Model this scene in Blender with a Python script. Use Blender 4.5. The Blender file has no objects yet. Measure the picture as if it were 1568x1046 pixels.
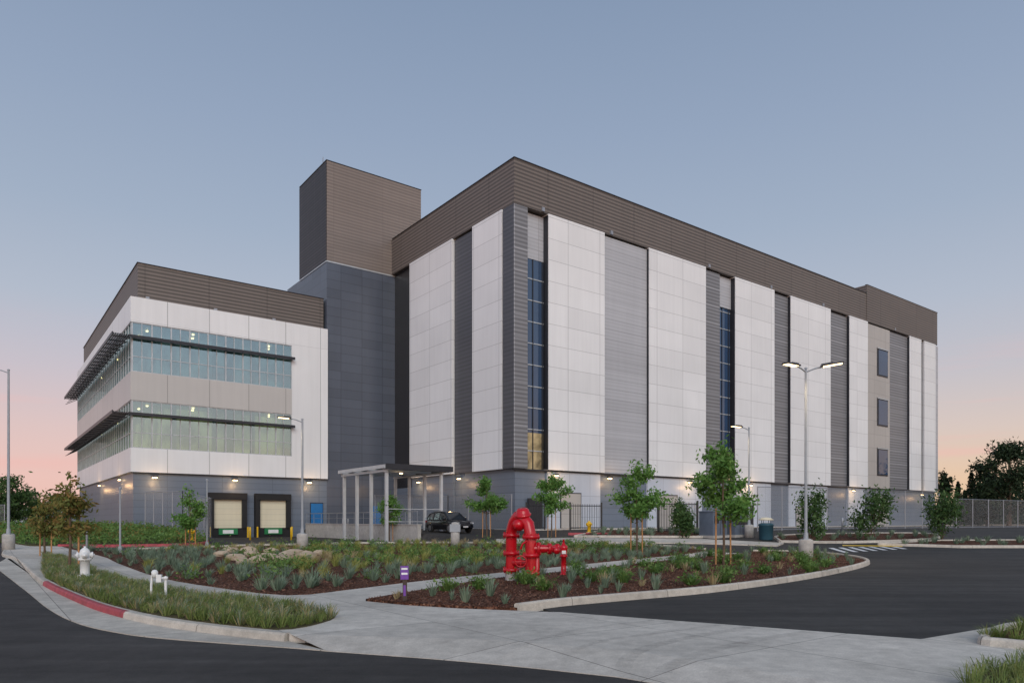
import bpy, bmesh, math, random
import numpy as np
from mathutils import Vector, Matrix
random.seed(7); rng=np.random.default_rng(7)
F=1091.0; CX=784.0; HY=797.0; EYE=1.7
ANG=math.atan2(.602,.798); cu,su=math.cos(ANG),math.sin(ANG)
OX,OY=.17,62.0
def uv2w(u,v): return (OX+u*cu-v*su, OY+u*su+v*cu)
def w2uv(x,y):
    x-=OX;y-=OY
    return (x*cu+y*su, -x*su+y*cu)
def U(px,v=0.):   # u on plane v seen at bearing px
    r=(px-CX)/F
    return (r*(OY+v*cu)-OX+v*su)/(cu-r*su)
def V(px,u=0.):
    r=(px-CX)/F
    return (OX+u*cu-r*(OY+u*su))/(su+r*cu)
def sm(t):
    t=min(1,max(0,t)); return t*t*(3-2*t)
def zg(x,y):
    p=.95*sm((y-34)/30.)
    u,v=w2uv(x,y)
    m=sm((u+24.5)/3.)*(1-min(1,max(0,(u+10.3)/.4)))*sm((v+10)/9.)
    return p*(1-m)+m*.08
def G(px,py,off=0.):
    r=(px-CX)/F; k=(py-HY)/F
    f=lambda Y: EYE-k*Y-zg(r*Y,Y)-off
    Y=4.
    while Y<400 and f(Y)>0: Y+=.25
    a,b=Y-.25,Y
    for _ in range(25):
        m=(a+b)/2
        if f(m)>0:a=m
        else:b=m
    return (r*b,b)
def GP(l,off=0.): return [G(a,b,off) for a,b in l]
def cr(pts,n=5):
    P=[Vector(p) for p in pts]; out=[]
    P=[P[0]*2-P[1]]+P+[P[-1]*2-P[-2]]
    for i in range(1,len(P)-2):
        for k in range(n):
            t=k/n; a,b,c,d=P[i-1],P[i],P[i+1],P[i+2]
            out.append(tuple(.5*((2*b)+(c-a)*t+(2*a-5*b+4*c-d)*t*t+(3*b-a-3*c+d)*t**3)))
    out.append(tuple(P[-2])); return out
# ---------------------------------------------------------------- materials
def S(r,g,b,k=1.):
    f=lambda c:(c/255/12.92) if c/255<=.04045 else ((c/255+.055)/1.055)**2.4
    return (min(.85,f(r)*k),min(.85,f(g)*k),min(.85,f(b)*k),1)
class NT:
    def __init__(s,name):
        s.mat=bpy.data.materials.new(name); s.mat.use_nodes=True
        s.nt=s.mat.node_tree; s.b=s.nt.nodes['Principled BSDF']; s.out=s.nt.nodes['Material Output']
    def n(s,t,**k):
        x=s.nt.nodes.new(t)
        for a,b in k.items(): setattr(x,a,b)
        return x
    def l(s,a,b): s.nt.links.new(a,b)
    def math(s,op,a,b=None,c=None):
        x=s.n('ShaderNodeMath',operation=op)
        for i,v in enumerate((a,b,c)):
            if v is None: continue
            if isinstance(v,(int,float)): x.inputs[i].default_value=v
            else: s.l(v,x.inputs[i])
        return x.outputs[0]
    def obj(s): return s.n('ShaderNodeTexCoord').outputs['Object']
    def noise(s,vec,scale,detail=4,rough=.6):
        x=s.n('ShaderNodeTexNoise'); x.inputs['Scale'].default_value=scale; x.inputs['Detail'].default_value=detail; x.inputs['Roughness'].default_value=rough
        s.l(vec,x.inputs['Vector']); return x.outputs[0]
    def ramp(s,fac,stops):
        x=s.n('ShaderNodeValToRGB'); e=x.color_ramp.elements
        while len(e)<len(stops): e.new(.5)
        for i,(p,c) in enumerate(stops): e[i].position=p; e[i].color=c
        s.l(fac,x.inputs[0]); return x.outputs[0]
    def mr(s,v,a,b,c,d):
        x=s.n('ShaderNodeMapRange'); s.l(v,x.inputs[0])
        for i,q in enumerate((a,b,c,d)): x.inputs[i+1].default_value=q
        return x.outputs[0]
    def scale(s,col,fac):
        x=s.n('ShaderNodeVectorMath',operation='SCALE')
        if isinstance(col,tuple): x.inputs[0].default_value=col[:3]
        else: s.l(col,x.inputs[0])
        s.l(fac,x.inputs['Scale']); return x.outputs[0]
    def bump(s,h,st=.5,d=.02):
        x=s.n('ShaderNodeBump'); x.inputs['Strength'].default_value=st; x.inputs['Distance'].default_value=d
        s.l(h,x.inputs['Height']); s.l(x.outputs[0],s.b.inputs['Normal'])
def simple(name,col,rough=.6,metal=0,var=.12,scale=2.,bump=0,bs=60):
    t=NT(name); o=t.obj(); n=t.noise(o,scale)
    t.l(t.scale(col,t.mr(n,.3,.7,1-var,1+var)),t.b.inputs['Base Color'])
    t.b.inputs['Roughness'].default_value=rough; t.b.inputs['Metallic'].default_value=metal
    if bump: t.bump(t.noise(o,bs),bump)
    return t.mat
def emit(name,col,st):
    t=NT(name); t.b.inputs['Base Color'].default_value=col; t.b.inputs['Emission Color'].default_value=col; t.b.inputs['Emission Strength'].default_value=st
    return t.mat
def panel(name,col,hz,hw,ribs=0,ribshade=.2,g=.05,gd=.55,var=.04,rough=.45,metal=0.,offz=0.,gw=None,spec=.5):
    t=NT(name); o=t.obj(); s=t.n('ShaderNodeSeparateXYZ'); t.l(o,s.inputs[0])
    x,y,z=s.outputs; w=t.math('ADD',x,y)
    zz=t.math('DIVIDE',t.math('ADD',z,100+offz),hz); ww=t.math('DIVIDE',t.math('ADD',w,500),hw)
    gw=g if gw is None else gw
    m1=t.math('LESS_THAN',t.math('FRACT',zz),g/hz); m2=t.math('LESS_THAN',t.math('FRACT',ww),gw/hw)
    m=t.math('MAXIMUM',m1,m2)
    c=t.n('ShaderNodeCombineXYZ'); t.l(t.math('FLOOR',ww),c.inputs[0]); t.l(t.math('FLOOR',zz),c.inputs[1])
    wn=t.n('ShaderNodeTexWhiteNoise',noise_dimensions='2D'); t.l(c.outputs[0],wn.inputs['Vector'])
    f=t.mr(wn.outputs['Value'],0,1,1-var,1+var)
    big=t.mr(t.noise(o,.12,3),.3,.7,.94,1.05); f=t.math('MULTIPLY',f,big)
    mp=t.n('ShaderNodeMapping'); mp.inputs['Scale'].default_value=(2.5,2.5,.12); t.l(o,mp.inputs[0])
    f=t.math('MULTIPLY',f,t.mr(t.noise(mp.outputs[0],1.,3),.3,.7,.965,1.025))
    if ribs:
        r=t.math('SINE',t.math('MULTIPLY',z,2*math.pi/ribs))
        f=t.math('MULTIPLY',f,t.math('MULTIPLY_ADD',r,ribshade,1.))  # light and shade of the ribs painted as colour bands, no relief
    f=t.math('MULTIPLY',f,t.math('MULTIPLY_ADD',m,-(1-gd),1.))
    t.l(t.scale(col,f),t.b.inputs['Base Color']); t.b.inputs['Roughness'].default_value=rough; t.b.inputs['Metallic'].default_value=metal
    t.b.inputs['Specular IOR Level'].default_value=spec
    return t.mat
def leafmat(name,c1,c2,c3,rough=.6,trans=.25,k=1.2):
    c1,c2,c3=[tuple(q*k for q in c[:3])+(1,) for c in (c1,c2,c3)]
    t=NT(name); g=t.n('ShaderNodeNewGeometry')
    n=t.noise(t.obj(),1.3,2); f=t.math('ADD',t.math('MULTIPLY',g.outputs['Random Per Island'],.6),t.math('MULTIPLY',t.mr(n,.3,.7,0,1),.4))
    c=t.ramp(f,[(0.,c1),(.5,c2),(1.,c3)])
    t.l(c,t.b.inputs['Base Color']); t.b.inputs['Roughness'].default_value=rough; t.b.inputs['Specular IOR Level'].default_value=.25
    tr=t.n('ShaderNodeBsdfTranslucent'); t.l(c,tr.inputs[0]); mx=t.n('ShaderNodeMixShader'); mx.inputs[0].default_value=trans
    t.l(t.b.outputs[0],mx.inputs[1]); t.l(tr.outputs[0],mx.inputs[2]); t.l(mx.outputs[0],t.out.inputs[0])
    return t.mat
WC=(.72,.735,.745,1)
white=panel('white_metal_panel',WC,1.93,4.05,g=.05,gw=.06,gd=.66,var=.04,rough=.38,offz=.2)
white_w=panel('white_wing_panel',WC,40,3.7,g=.02,gw=.07,gd=.55,var=.03,rough=.38,offz=.2)
grayp=panel('gray_rib_panel',S(132,134,138,1.75),.97,7.,ribs=.34,ribshade=.06,g=.05,gd=.72,var=.05,rough=.4)
ribd=panel('dark_rib_panel',S(96,97,100,1.5),1.93,50,ribs=.38,ribshade=.3,g=.10,gd=1.6,var=.04,rough=.4)
ribl=panel('left_rib_panel',S(72,74,80,1.1),1.93,50,ribs=.38,ribshade=.2,g=.08,gd=1.3,var=.04,rough=.4)
slate=panel('slate_metal_wall',S(78,85,97,1.05),.965,2.45,g=.05,gd=.62,gw=.06,var=.09,rough=.28)
slateg=panel('slate_ground_wall',S(90,100,113,1.25),.62,4.9,g=.05,gd=.72,var=.05,rough=.4)
lightg=panel('light_ground_panel',S(160,167,177,1.3),2.0,2.6,g=.05,gd=.7,var=.03,rough=.4)
tanp=panel('tan_panel',S(150,147,143,1.3),1.93,3.3,g=.05,gd=.7,var=.03,rough=.4)
spand=panel('spandrel_panel',S(165,163,160,1.3),40,3.7,g=.02,gw=.07,gd=.6,var=.03,rough=.35)
blackp=panel('black_panel',S(38,39,43),1.93,30,g=.05,gd=.8,var=.06,rough=.3)
scr=panel('louver_screen',S(97,90,85),3.9,5.6,ribs=.34,ribshade=.45,g=.05,gw=.16,gd=.8,var=.04,rough=.55)
towf=panel('tower_screen',S(120,111,105),1.35,5.8,ribs=.34,ribshade=.2,g=.07,gw=.05,gd=.82,var=.04,rough=.5)
towl=panel('tower_louver',S(44,42,44),1.35,1.9,ribs=.34,ribshade=.4,g=.1,gw=.12,gd=1.5,var=.05,rough=.5)
trim=simple('dark_trim',S(46,48,54),.4,.3)
mull=simple('mullion_aluminium',S(176,182,186),.35,.3)
core=simple('core_gray',S(90,92,96),.7)
cglass=simple('curtain_glass',S(44,68,98),.04,0,.25,.15); cglass.node_tree.nodes['Principled BSDF'].inputs['Specular IOR Level'].default_value=1.
def glassmat():
    t=NT('window_glass'); tr=t.n('ShaderNodeBsdfTransparent'); tr.inputs[0].default_value=(.56,.66,.65,1)
    gl=t.n('ShaderNodeBsdfGlossy'); gl.inputs['Roughness'].default_value=.02; gl.inputs[0].default_value=(.62,.76,.80,1)
    mx=t.n('ShaderNodeMixShader'); mx.inputs[0].default_value=.3
    t.l(tr.outputs[0],mx.inputs[1]); t.l(gl.outputs[0],mx.inputs[2]); t.l(mx.outputs[0],t.out.inputs[0]); return t.mat
glass=glassmat()
def intm(name,col,st):
    t=NT(name); o=t.obj(); n=t.noise(o,.45,4); c=t.scale(col,t.mr(n,.38,.62,.35,1.5)); t.l(c,t.b.inputs['Base Color']); t.l(c,t.b.inputs['Emission Color']); t.b.inputs['Emission Strength'].default_value=st; return t.mat
int_up=intm('interior_teal_glow',(.20,.27,.27,1),.45)  # back walls of both floors emit faintly, in place of room lighting
int_lo=intm('interior_warm_glow',(.42,.38,.18,1),.6)
gold=intm('gold_glow_glass',(.36,.28,.15,1),.2)  # gold glow and reflection painted into the glass as emission
lampm=emit('lamp_warm',(1,.68,.34,1),8)
lampw=emit('lamp_led',(1,.72,.38,1),4.5)
beige=panel('dock_door',S(200,192,168,1.2),.55,50,g=.04,gd=.8,var=.02)
blackr=simple('black_rubber',S(24,24,26),.7)
green=simple('green_paint',S(30,120,70),.5)
bluep=simple('blue_door_paint',S(30,105,165),.4)
redp=simple('red_paint',S(182,16,30),.25,0,.12,3,.1,30)
whitep=simple('white_paint',(.75,.75,.74,1),.4,0,.08)
steelw=simple('canopy_steel',(.48,.49,.50,1),.4,.1,.08)
yelp=simple('yellow_paint',S(225,180,30),.4)
purp=simple('purple_plastic',S(110,60,150),.45)
grayst=simple('galvanized_steel',S(150,154,160),.4,.5,.08)
polem=simple('pole_paint_gray',S(150,156,162),.45,.1)
darkst=simple('black_steel',S(28,29,32),.4,.2)
wood=simple('stake_wood',S(176,128,82),.8,0,.2,8)
bark=simple('bark',S(96,78,62),.9,0,.25,9,.4,40)
tealp=simple('teal_plastic',S(42,78,92),.5)
genb=simple('cabinet_paint',S(92,102,116),.5)
gpost=simple('post_brown',S(70,56,48),.8)
def asphalt(name,c):
    t=NT(name); o=t.obj()
    a=t.mr(t.noise(o,.25,5,.65),.3,.7,.72,1.3); b=t.mr(t.noise(o,90,2),.3,.7,.6,1.5); d=t.mr(t.noise(o,3.,6,.7),.35,.65,.85,1.15)
    mp=t.n('ShaderNodeMapping'); mp.inputs['Rotation'].default_value=(0,0,.45); mp.inputs['Scale'].default_value=(.12,1.6,1); t.l(o,mp.inputs[0])
    e=t.mr(t.noise(mp.outputs[0],1.1,4),.35,.65,.75,1.25)
    f=t.math('MULTIPLY',t.math('MULTIPLY',t.math('MULTIPLY',a,b),d),e)
    t.l(t.scale(c,f),t.b.inputs['Base Color']); t.b.inputs['Roughness'].default_value=.8; t.b.inputs['Specular IOR Level'].default_value=.25
    t.bump(t.noise(o,120,2),.5,.01); return t.mat
asph=asphalt('asphalt',(.045,.041,.038,1)); asph2=asphalt('driveway_asphalt',(.041,.038,.035,1))
def concrete(name,c,j=1.6,joints=True):
    t=NT(name); o=t.obj()
    mp=t.n('ShaderNodeMapping'); mp.inputs['Rotation'].default_value=(0,0,.93); t.l(o,mp.inputs[0])
    s=t.n('ShaderNodeSeparateXYZ'); t.l(mp.outputs[0],s.inputs[0])
    a=t.mr(t.noise(o,.5,6,.7),.3,.7,.78,1.17); b=t.mr(t.noise(o,45,3),.3,.7,.88,1.12); d=t.mr(t.noise(o,4,5,.7),.3,.7,.88,1.1)
    f=t.math('MULTIPLY',t.math('MULTIPLY',a,b),d)
    if joints:
        fx=t.math('DIVIDE',t.math('ADD',s.outputs[0],200),j); fy=t.math('DIVIDE',t.math('ADD',s.outputs[1],200.3),j)
        m=t.math('MAXIMUM',t.math('LESS_THAN',t.math('FRACT',fx),.018/j),t.math('LESS_THAN',t.math('FRACT',fy),.018/j))
        cc=t.n('ShaderNodeCombineXYZ'); t.l(t.math('FLOOR',fx),cc.inputs[0]); t.l(t.math('FLOOR',fy),cc.inputs[1])
        wn=t.n('ShaderNodeTexWhiteNoise',noise_dimensions='2D'); t.l(cc.outputs[0],wn.inputs['Vector'])
        f=t.math('MULTIPLY',f,t.mr(wn.outputs['Value'],0,1,.91,1.07))
        f=t.math('MULTIPLY',f,t.math('MULTIPLY_ADD',m,-.55,1.))
    t.l(t.scale(c,f),t.b.inputs['Base Color']); t.b.inputs['Roughness'].default_value=.85; t.b.inputs['Specular IOR Level'].default_value=.2
    t.bump(t.noise(o,80,3),.25,.01); return t.mat
conc=concrete('sidewalk_concrete',(.53,.485,.425,1),2.4)
kerbm=concrete('kerb_concrete',(.51,.465,.40,1),2.8); kerbr=simple('red_kerb_paint',S(160,62,70),.6,0,.3,4)
concb=concrete('cast_concrete',(.42,.40,.37,1),3,False)
def mulchm():
    t=NT('bark_mulch'); o=t.obj()
    v=t.n('ShaderNodeTexVoronoi'); v.inputs['Scale'].default_value=20; t.l(o,v.inputs['Vector'])
    s=t.n('ShaderNodeSeparateXYZ'); t.l(v.outputs['Color'],s.inputs[0])
    c=t.ramp(s.outputs[0],[(0,(.03,.015,.010,1)),(.5,(.09,.038,.024,1)),(.85,(.16,.072,.044,1)),(1,(.27,.15,.10,1))])
    n=t.mr(t.noise(o,.8,4),.3,.7,.75,1.25)
    t.l(t.scale(c,n),t.b.inputs['Base Color']); t.b.inputs['Roughness'].default_value=.9; t.b.inputs['Specular IOR Level'].default_value=.1
    t.bump(v.outputs['Distance'],1.,.04); return t.mat
mulch=mulchm()
def soilm(name,a,b,sc=.6):
    t=NT(name); o=t.obj(); n=t.noise(o,sc,8,.7); c=t.ramp(n,[(.35,a),(.65,b)])
    t.l(c,t.b.inputs['Base Color']); t.b.inputs['Roughness'].default_value=.95; t.b.inputs['Specular IOR Level'].default_value=.1; t.bump(t.noise(o,12,5),.6,.05); return t.mat
dirt=soilm('dry_ground',(.20,.15,.10,1),(.33,.25,.17,1))
turf=soilm('turf_soil',(.05,.05,.022,1),(.12,.095,.05,1),2)
sage=leafmat('sage_leaf',(.09,.135,.095,1),(.16,.215,.145,1),(.26,.31,.22,1))
greenl=leafmat('green_leaf',(.04,.09,.02,1),(.09,.17,.04,1),(.18,.26,.07,1))
treel=leafmat('tree_leaf',(.05,.12,.025,1),(.11,.23,.05,1),(.2,.33,.09,1),trans=.35)
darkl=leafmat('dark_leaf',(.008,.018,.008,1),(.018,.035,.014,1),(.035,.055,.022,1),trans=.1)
bushl=leafmat('bush_leaf',(.02,.05,.015,1),(.05,.10,.03,1),(.10,.16,.05,1))
yell=leafmat('yellow_grass',(.15,.17,.04,1),(.25,.26,.07,1),(.36,.34,.12,1))
strawl=leafmat('straw_grass',(.22,.17,.08,1),(.34,.27,.14,1),(.45,.38,.23,1))
grassl=leafmat('lawn_grass',(.07,.12,.03,1),(.15,.20,.05,1),(.28,.27,.11,1))
redl=leafmat('autumn_leaf',(.06,.10,.02,1),(.15,.15,.04,1),(.28,.13,.05,1))
# ---------------------------------------------------------------- mesh builder
class MB:
    def __init__(s): s.v=[];s.f=[];s.m=[];s.mats=[];s.s=[]
    def mi(s,mat):
        if mat not in s.mats: s.mats.append(mat)
        return s.mats.index(mat)
    def add(s,V,Fc,mat,smooth=False):
        b=len(s.v); s.v.extend([tuple(x) for x in V]); i=s.mi(mat)
        for f in Fc: s.f.append(tuple(b+k for k in f)); s.m.append(i); s.s.append(smooth)
    def box(s,x0,x1,y0,y1,z0,z1,mat,M=None):
        P=[Vector((x,y,z)) for z in (z0,z1) for x,y in ((x0,y0),(x1,y0),(x1,y1),(x0,y1))]
        if M is not None: P=[M@p for p in P]
        s.add(P,[(3,2,1,0),(4,5,6,7),(0,1,5,4),(1,2,6,5),(2,3,7,6),(3,0,4,7)],mat)
    def ring(s,c,d,r,n):
        d=d.normalized(); a=d.cross(Vector((0,0,1)))
        if a.length<.01: a=Vector((1,0,0))
        a.normalize(); b=d.cross(a)
        return [c+(a*math.cos(2*math.pi*k/n)+b*math.sin(2*math.pi*k/n))*r for k in range(n)]
    def tube(s,P,R,mat,n=10,smooth=True):
        P=[Vector(p) for p in P]
        if not isinstance(R,(list,tuple)): R=[R]*len(P)
        vs=[]; a=None
        for i,p in enumerate(P):
            d=(P[min(i+1,len(P)-1)]-P[max(i-1,0)]).normalized()
            if a is None:
                a=d.cross(Vector((0,0,1)))
                if a.length<.01: a=Vector((1,0,0))
            a=(a-d*a.dot(d)).normalized(); b=d.cross(a)
            vs+=[p+(a*math.cos(2*math.pi*k/n)+b*math.sin(2*math.pi*k/n))*R[i] for k in range(n)]
        fs=[(i*n+k,i*n+(k+1)%n,(i+1)*n+(k+1)%n,(i+1)*n+k) for i in range(len(P)-1) for k in range(n)]
        s.add(vs,fs,mat,smooth)
        s.add(vs[:n],[tuple(range(n))],mat); s.add(vs[-n:],[tuple(range(n))[::-1]],mat)
    def lathe(s,prof,mat,o=(0,0,0),n=16,ax=None):
        o=Vector(o); d=Vector(ax or (0,0,1)).normalized(); vs=[]
        for r,z in prof: vs+=s.ring(o+d*z,d,max(r,.001),n)
        s.add(vs,[(i*n+k,i*n+(k+1)%n,(i+1)*n+(k+1)%n,(i+1)*n+k) for i in range(len(prof)-1) for k in range(n)],mat,True)
    def leaves(s,C,size,mat):
        C=np.asarray(C,float); N=len(C)
        a=rng.normal(size=(N,3)); a/=np.linalg.norm(a,axis=1)[:,None]
        b=rng.normal(size=(N,3)); b-=a*(a*b).sum(1)[:,None]; b/=np.linalg.norm(b,axis=1)[:,None]
        sz=size*rng.uniform(.6,1.3,(N,1))
        Vv=np.stack([C-a*sz,C-b*sz*.42,C+a*sz,C+b*sz*.42],1).reshape(-1,3).tolist()
        b0=len(s.v); s.v.extend(map(tuple,Vv)); i=s.mi(mat)
        s.f.extend([(b0+4*k,b0+4*k+1,b0+4*k+2,b0+4*k+3) for k in range(N)]); s.m.extend([i]*N); s.s.extend([False]*N)
    def blades(s,P,n,h,spread,w,mat,droop=.3):
        P=np.repeat(np.asarray(P,float),n,axis=0); N=len(P)
        th=rng.uniform(0,2*np.pi,N); d=np.stack([np.cos(th),np.sin(th),np.zeros(N)],1)
        q=np.stack([-np.sin(th+.6),np.cos(th+.6),np.zeros(N)],1)
        hh=(h*rng.uniform(.55,1.15,N))[:,None]; sp=(spread*rng.uniform(0,1,N)**.7)[:,None]; ww=(w*rng.uniform(.7,1.3,N))[:,None]
        z=np.array([[0,0,1.]])
        base=P+d*sp*.25; mid=P+d*sp*.65+z*hh*.62; top=P+d*sp*(1+droop)+z*hh*(1-droop*sp/max(spread,1e-3)*.6)
        Vv=np.stack([base-q*ww,base+q*ww,mid+q*ww*.8,mid-q*ww*.8,top],1).reshape(-1,3).tolist()
        b0=len(s.v); s.v.extend(map(tuple,Vv)); i=s.mi(mat)
        for k in range(N):
            o=b0+5*k; s.f.append((o,o+1,o+2,o+3)); s.f.append((o+3,o+2,o+4))
        s.m.extend([i]*2*N); s.s.extend([False]*2*N)
    def build(s,name,loc=(0,0,0),rz=0,parent=None,bevel=0):
        me=bpy.data.meshes.new(name); me.from_pydata(s.v,[],s.f)
        for m in s.mats: me.materials.append(m)
        me.polygons.foreach_set('material_index',s.m); me.polygons.foreach_set('use_smooth',s.s); me.update()
        ob=bpy.data.objects.new(name,me); bpy.context.collection.objects.link(ob)
        ob.location=loc; ob.rotation_euler=(0,0,rz)
        if parent: ob.parent=parent
        if bevel:
            b=ob.modifiers.new('b','BEVEL'); b.width=bevel; b.segments=2; b.limit_method='ANGLE'
        return ob
# ---------------------------------------------------------------- terrain sheets
def drape(name,pts,off,mat,skirt=.15):
    bm=bmesh.new(); vs=[bm.verts.new((p[0],p[1],0)) for p in pts]; f=bm.faces.new(vs)
    bm.normal_update()
    if f.normal.z<0: bmesh.ops.reverse_faces(bm,faces=[f])
    bmesh.ops.triangulate(bm,faces=bm.faces[:])
    ys=[p[1] for p in pts]; us=[w2uv(*p)[0] for p in pts]
    for y in [34+1.5*k for k in range(21)]:
        if min(ys)<y<max(ys): bmesh.ops.bisect_plane(bm,geom=bm.verts[:]+bm.edges[:]+bm.faces[:],plane_co=(0,y,0),plane_no=(0,1,0))
    if max(ys)>34:
        for u in (-24.5,-23.9,-23.3,-22.7,-22.1,-21.5,-10.3,-9.9):
            if min(us)<u<max(us):
                a=uv2w(u,0); bmesh.ops.bisect_plane(bm,geom=bm.verts[:]+bm.edges[:]+bm.faces[:],plane_co=(a[0],a[1],0),plane_no=(cu,su,0))
        for v in (-10,-8.5,-7,-5.5,-4,-2.5,-1):
            a=uv2w(0,v); bmesh.ops.bisect_plane(bm,geom=bm.verts[:]+bm.edges[:]+bm.faces[:],plane_co=(a[0],a[1],0),plane_no=(-su,cu,0))
    for v in bm.verts: v.co.z=zg(v.co.x,v.co.y)+off
    if skirt:
        be=[e for e in bm.edges if e.is_boundary]
        r=bmesh.ops.extrude_edge_only(bm,edges=be)
        for g in r['geom']:
            if isinstance(g,bmesh.types.BMVert): g.co.z-=skirt
    me=bpy.data.meshes.new(name); bm.to_mesh(me); bm.free(); me.materials.append(mat)
    ob=bpy.data.objects.new(name,me); bpy.context.collection.objects.link(ob); return ob
def kerb(name,line,w,h,bot,mat,side=0.):
    L=[Vector(p) for p in line]; R=[]
    for i in range(len(L)-1):
        n=max(1,int((L[i+1]-L[i]).length/.8))
        R+=[L[i].lerp(L[i+1],k/n) for k in range(n)]
    R.append(L[-1]); mb=MB(); prof=[(-w/2,bot),(-w/2+.02,h-.03),(-w/2+.05,h),(w/2-.03,h),(w/2,h-.03),(w/2,bot)]
    vs=[]
    for i,p in enumerate(R):
        d=(R[min(i+1,len(R)-1)]-R[max(i-1,0)]).normalized(); nrm=Vector((-d.y,d.x))
        for a,z in prof:
            q=p+nrm*(a+side); vs.append((q.x,q.y,zg(p.x,p.y)+z))
    n=len(prof); fs=[(i*n+k,i*n+k+1,(i+1)*n+k+1,(i+1)*n+k) for i in range(len(R)-1) for k in range(n-1)]
    fs+=[tuple(range(n)),tuple(range((len(R)-1)*n,len(R)*n))[::-1]]
    mb.add(vs,fs,mat); return mb.build(name)
def inside(p,poly):
    x,y=p; c=False; j=len(poly)-1
    for i in range(len(poly)):
        xi,yi=poly[i];xj,yj=poly[j]
        if (yi>y)!=(yj>y) and x<(xj-xi)*(y-yi)/(yj-yi)+xi: c=not c
        j=i
    return c
def scatter(poly,spacing,off=0.,jit=.5):
    xs=[p[0] for p in poly];ys=[p[1] for p in poly]; out=[]
    x=min(xs)
    while x<max(xs):
        y=min(ys)
        while y<max(ys):
            q=(x+random.uniform(-jit,jit)*spacing,y+random.uniform(-jit,jit)*spacing)
            if inside(q,poly): out.append((q[0],q[1],zg(*q)+off))
            y+=spacing
        x+=spacing
    return out
KERB=cr([(-36,52.),G(5,845)]+GP([(25,853),(45,870),(70,890),(130,917),(180,933),(245,947),(340,960),(440,970)]),4)
LIPL=cr([(-37.0,52),(-25.5,36)]+GP([(-10,866),(0,874),(40,905),(75,933),(120,955),(180,969),(240,977),(340,985),(440,992),(500,997)],-.12),4)
LIPR=cr([LIPL[-1]]+GP([(700,1012),(900,1032),(1000,1046)],-.12)+[(4.0,5.7),(9,2.8)],4)
A_LOW=cr(GP([(75,831),(150,850),(180,862),(240,883),(330,899),(440,911),(530,903),(620,892),(700,883),(760,877),(870,866),(960,857),(1060,847)]),3)
B_UP=cr(GP([(560,920),(700,896),(760,887),(870,876),(960,866),(1090,852),(1150,848)]),3)
B_KERB=cr(GP([(792,934),(860,925),(950,917),(1085,905),(1200,890),(1270,878),(1318,867),(1328,860),(1300,853),(1240,847),(1150,845)]),4)
drape('ground',[(-900,-60),(900,-60),(900,1500),(-900,1500)],-.16,dirt,0)
drape('street_road',[(-60,-30),(40,-30),(40,-6)]+LIPR[::-1]+LIPL[::-1][1:]+[(-60,52)],-.12,asph,.03)
drape('driveway_road',GP([(860,938),(1130,958),(1410,979),(1530,959),(1620,941)])+[(16,13),(60,24),(120,60),(115,96),(66,112),(1,62),(-14,81),(-36,64),(-27,48)]+GP([(150,845),(300,860),(700,870),(800,920)]),-.03,asph2,.1)
drape('gutter',KERB+LIPL[::-1],-.105,kerbm,.03)
# sloped driveway lip: concrete ramps from walk level to the street
k0=Vector(KERB[-1]); inner=[]
for i,p in enumerate(LIPR):
    t=min(1,i/4.); p=Vector(p); a=k0+Vector((.05,-.02)) if i==0 else p+Vector((.42,.95)); inner.append(tuple(a if i==0 else (k0+(p-Vector(LIPR[0]))).lerp(a,t)))
mb=MB(); vs=[]
for a,b in zip(inner,LIPR): vs+=[(a[0],a[1],0.),(b[0],b[1],-.112),(b[0],b[1],-.2)]
n=len(LIPR); mb.add(vs,[(3*i,3*i+1,3*i+4,3*i+3) for i in range(n-1)]+[(3*i+1,3*i+2,3*i+5,3*i+4) for i in range(n-1)],conc); mb.build('driveway_apron')
S1=KERB[:-1]+inner+[(14,3.8),(18,8)]+GP([(1620,940),(1530,958),(1410,978),(1130,957),(860,937),(790,934.5),(700,931),(620,926)])+B_UP+GP([(1080,844)])+A_LOW[::-1]
drape('sidewalk',S1,0,conc,.13)
APOLY=A_LOW+GP([(1080,842),(1000,836),(850,833),(700,832),(480,834),(330,838),(200,842),(165,845)])
drape('planter_bed',APOLY,.02,mulch,.1)
BPOLY=B_KERB+B_UP[::-1]+GP([(620,926),(700,931)])
drape('planter_bed',BPOLY,.05,mulch,.15)
kerb('planter_kerb',B_KERB,.16,.13,-.06,kerbm)
kerb('planter_kerb',cr(GP([(1080,842),(1000,836),(850,833),(700,832),(480,834),(330,838),(200,842)]),3),.18,.12,-.05,kerbm)
GRASS=cr(GP([(66,848),(100,856),(140,873),(200,893),(300,911),(420,926),(490,938),(512,946),(480,957),(447,963)]),3)
GRASSP=GRASS+[ (a[0]+.0,a[1]+.22) for a in KERB[::-1][1:22]]
drape('grass_verge',GRASSP,.012,turf,.05)
i0=16; i1=25
kerb('street_kerb',KERB[:i0+1],.16,.015,-.14,kerbm,.0)
kerb('red_kerb',KERB[i0:i1+1],.16,.015,-.14,kerbr)
kerb('street_kerb',KERB[i1:],.16,.015,-.14,kerbm)
R2=cr(GP([(1650,950),(1560,962),(1525,970),(1505,985),(1540,990),(1600,996),(1660,1000)]),4)
drape('planter_bed',R2,.04,mulch,.1); kerb('planter_kerb',R2,.15,.11,-.03,kerbm)
R3=cr(GP([(1665,1005),(1580,1012),(1520,1026),(1478,1048),(1500,1075),(1650,1090)]),3); drape('grass_verge',R3,.02,turf,.05)
HB=GP([(45,836),(110,836),(200,836),(318,831)])+[uv2w(-24.5,12),uv2w(-26.5,21.5)]+[(-50,75),(-52,66),(-42,54)]
drape('hedge_bed',HB,.05,turf,.1); kerb('red_kerb',cr(GP([(90,836.5),(200,836.5),(318,831.5)])+[uv2w(-24.3,12)],4),.2,.13,-.05,kerbr)
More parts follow.
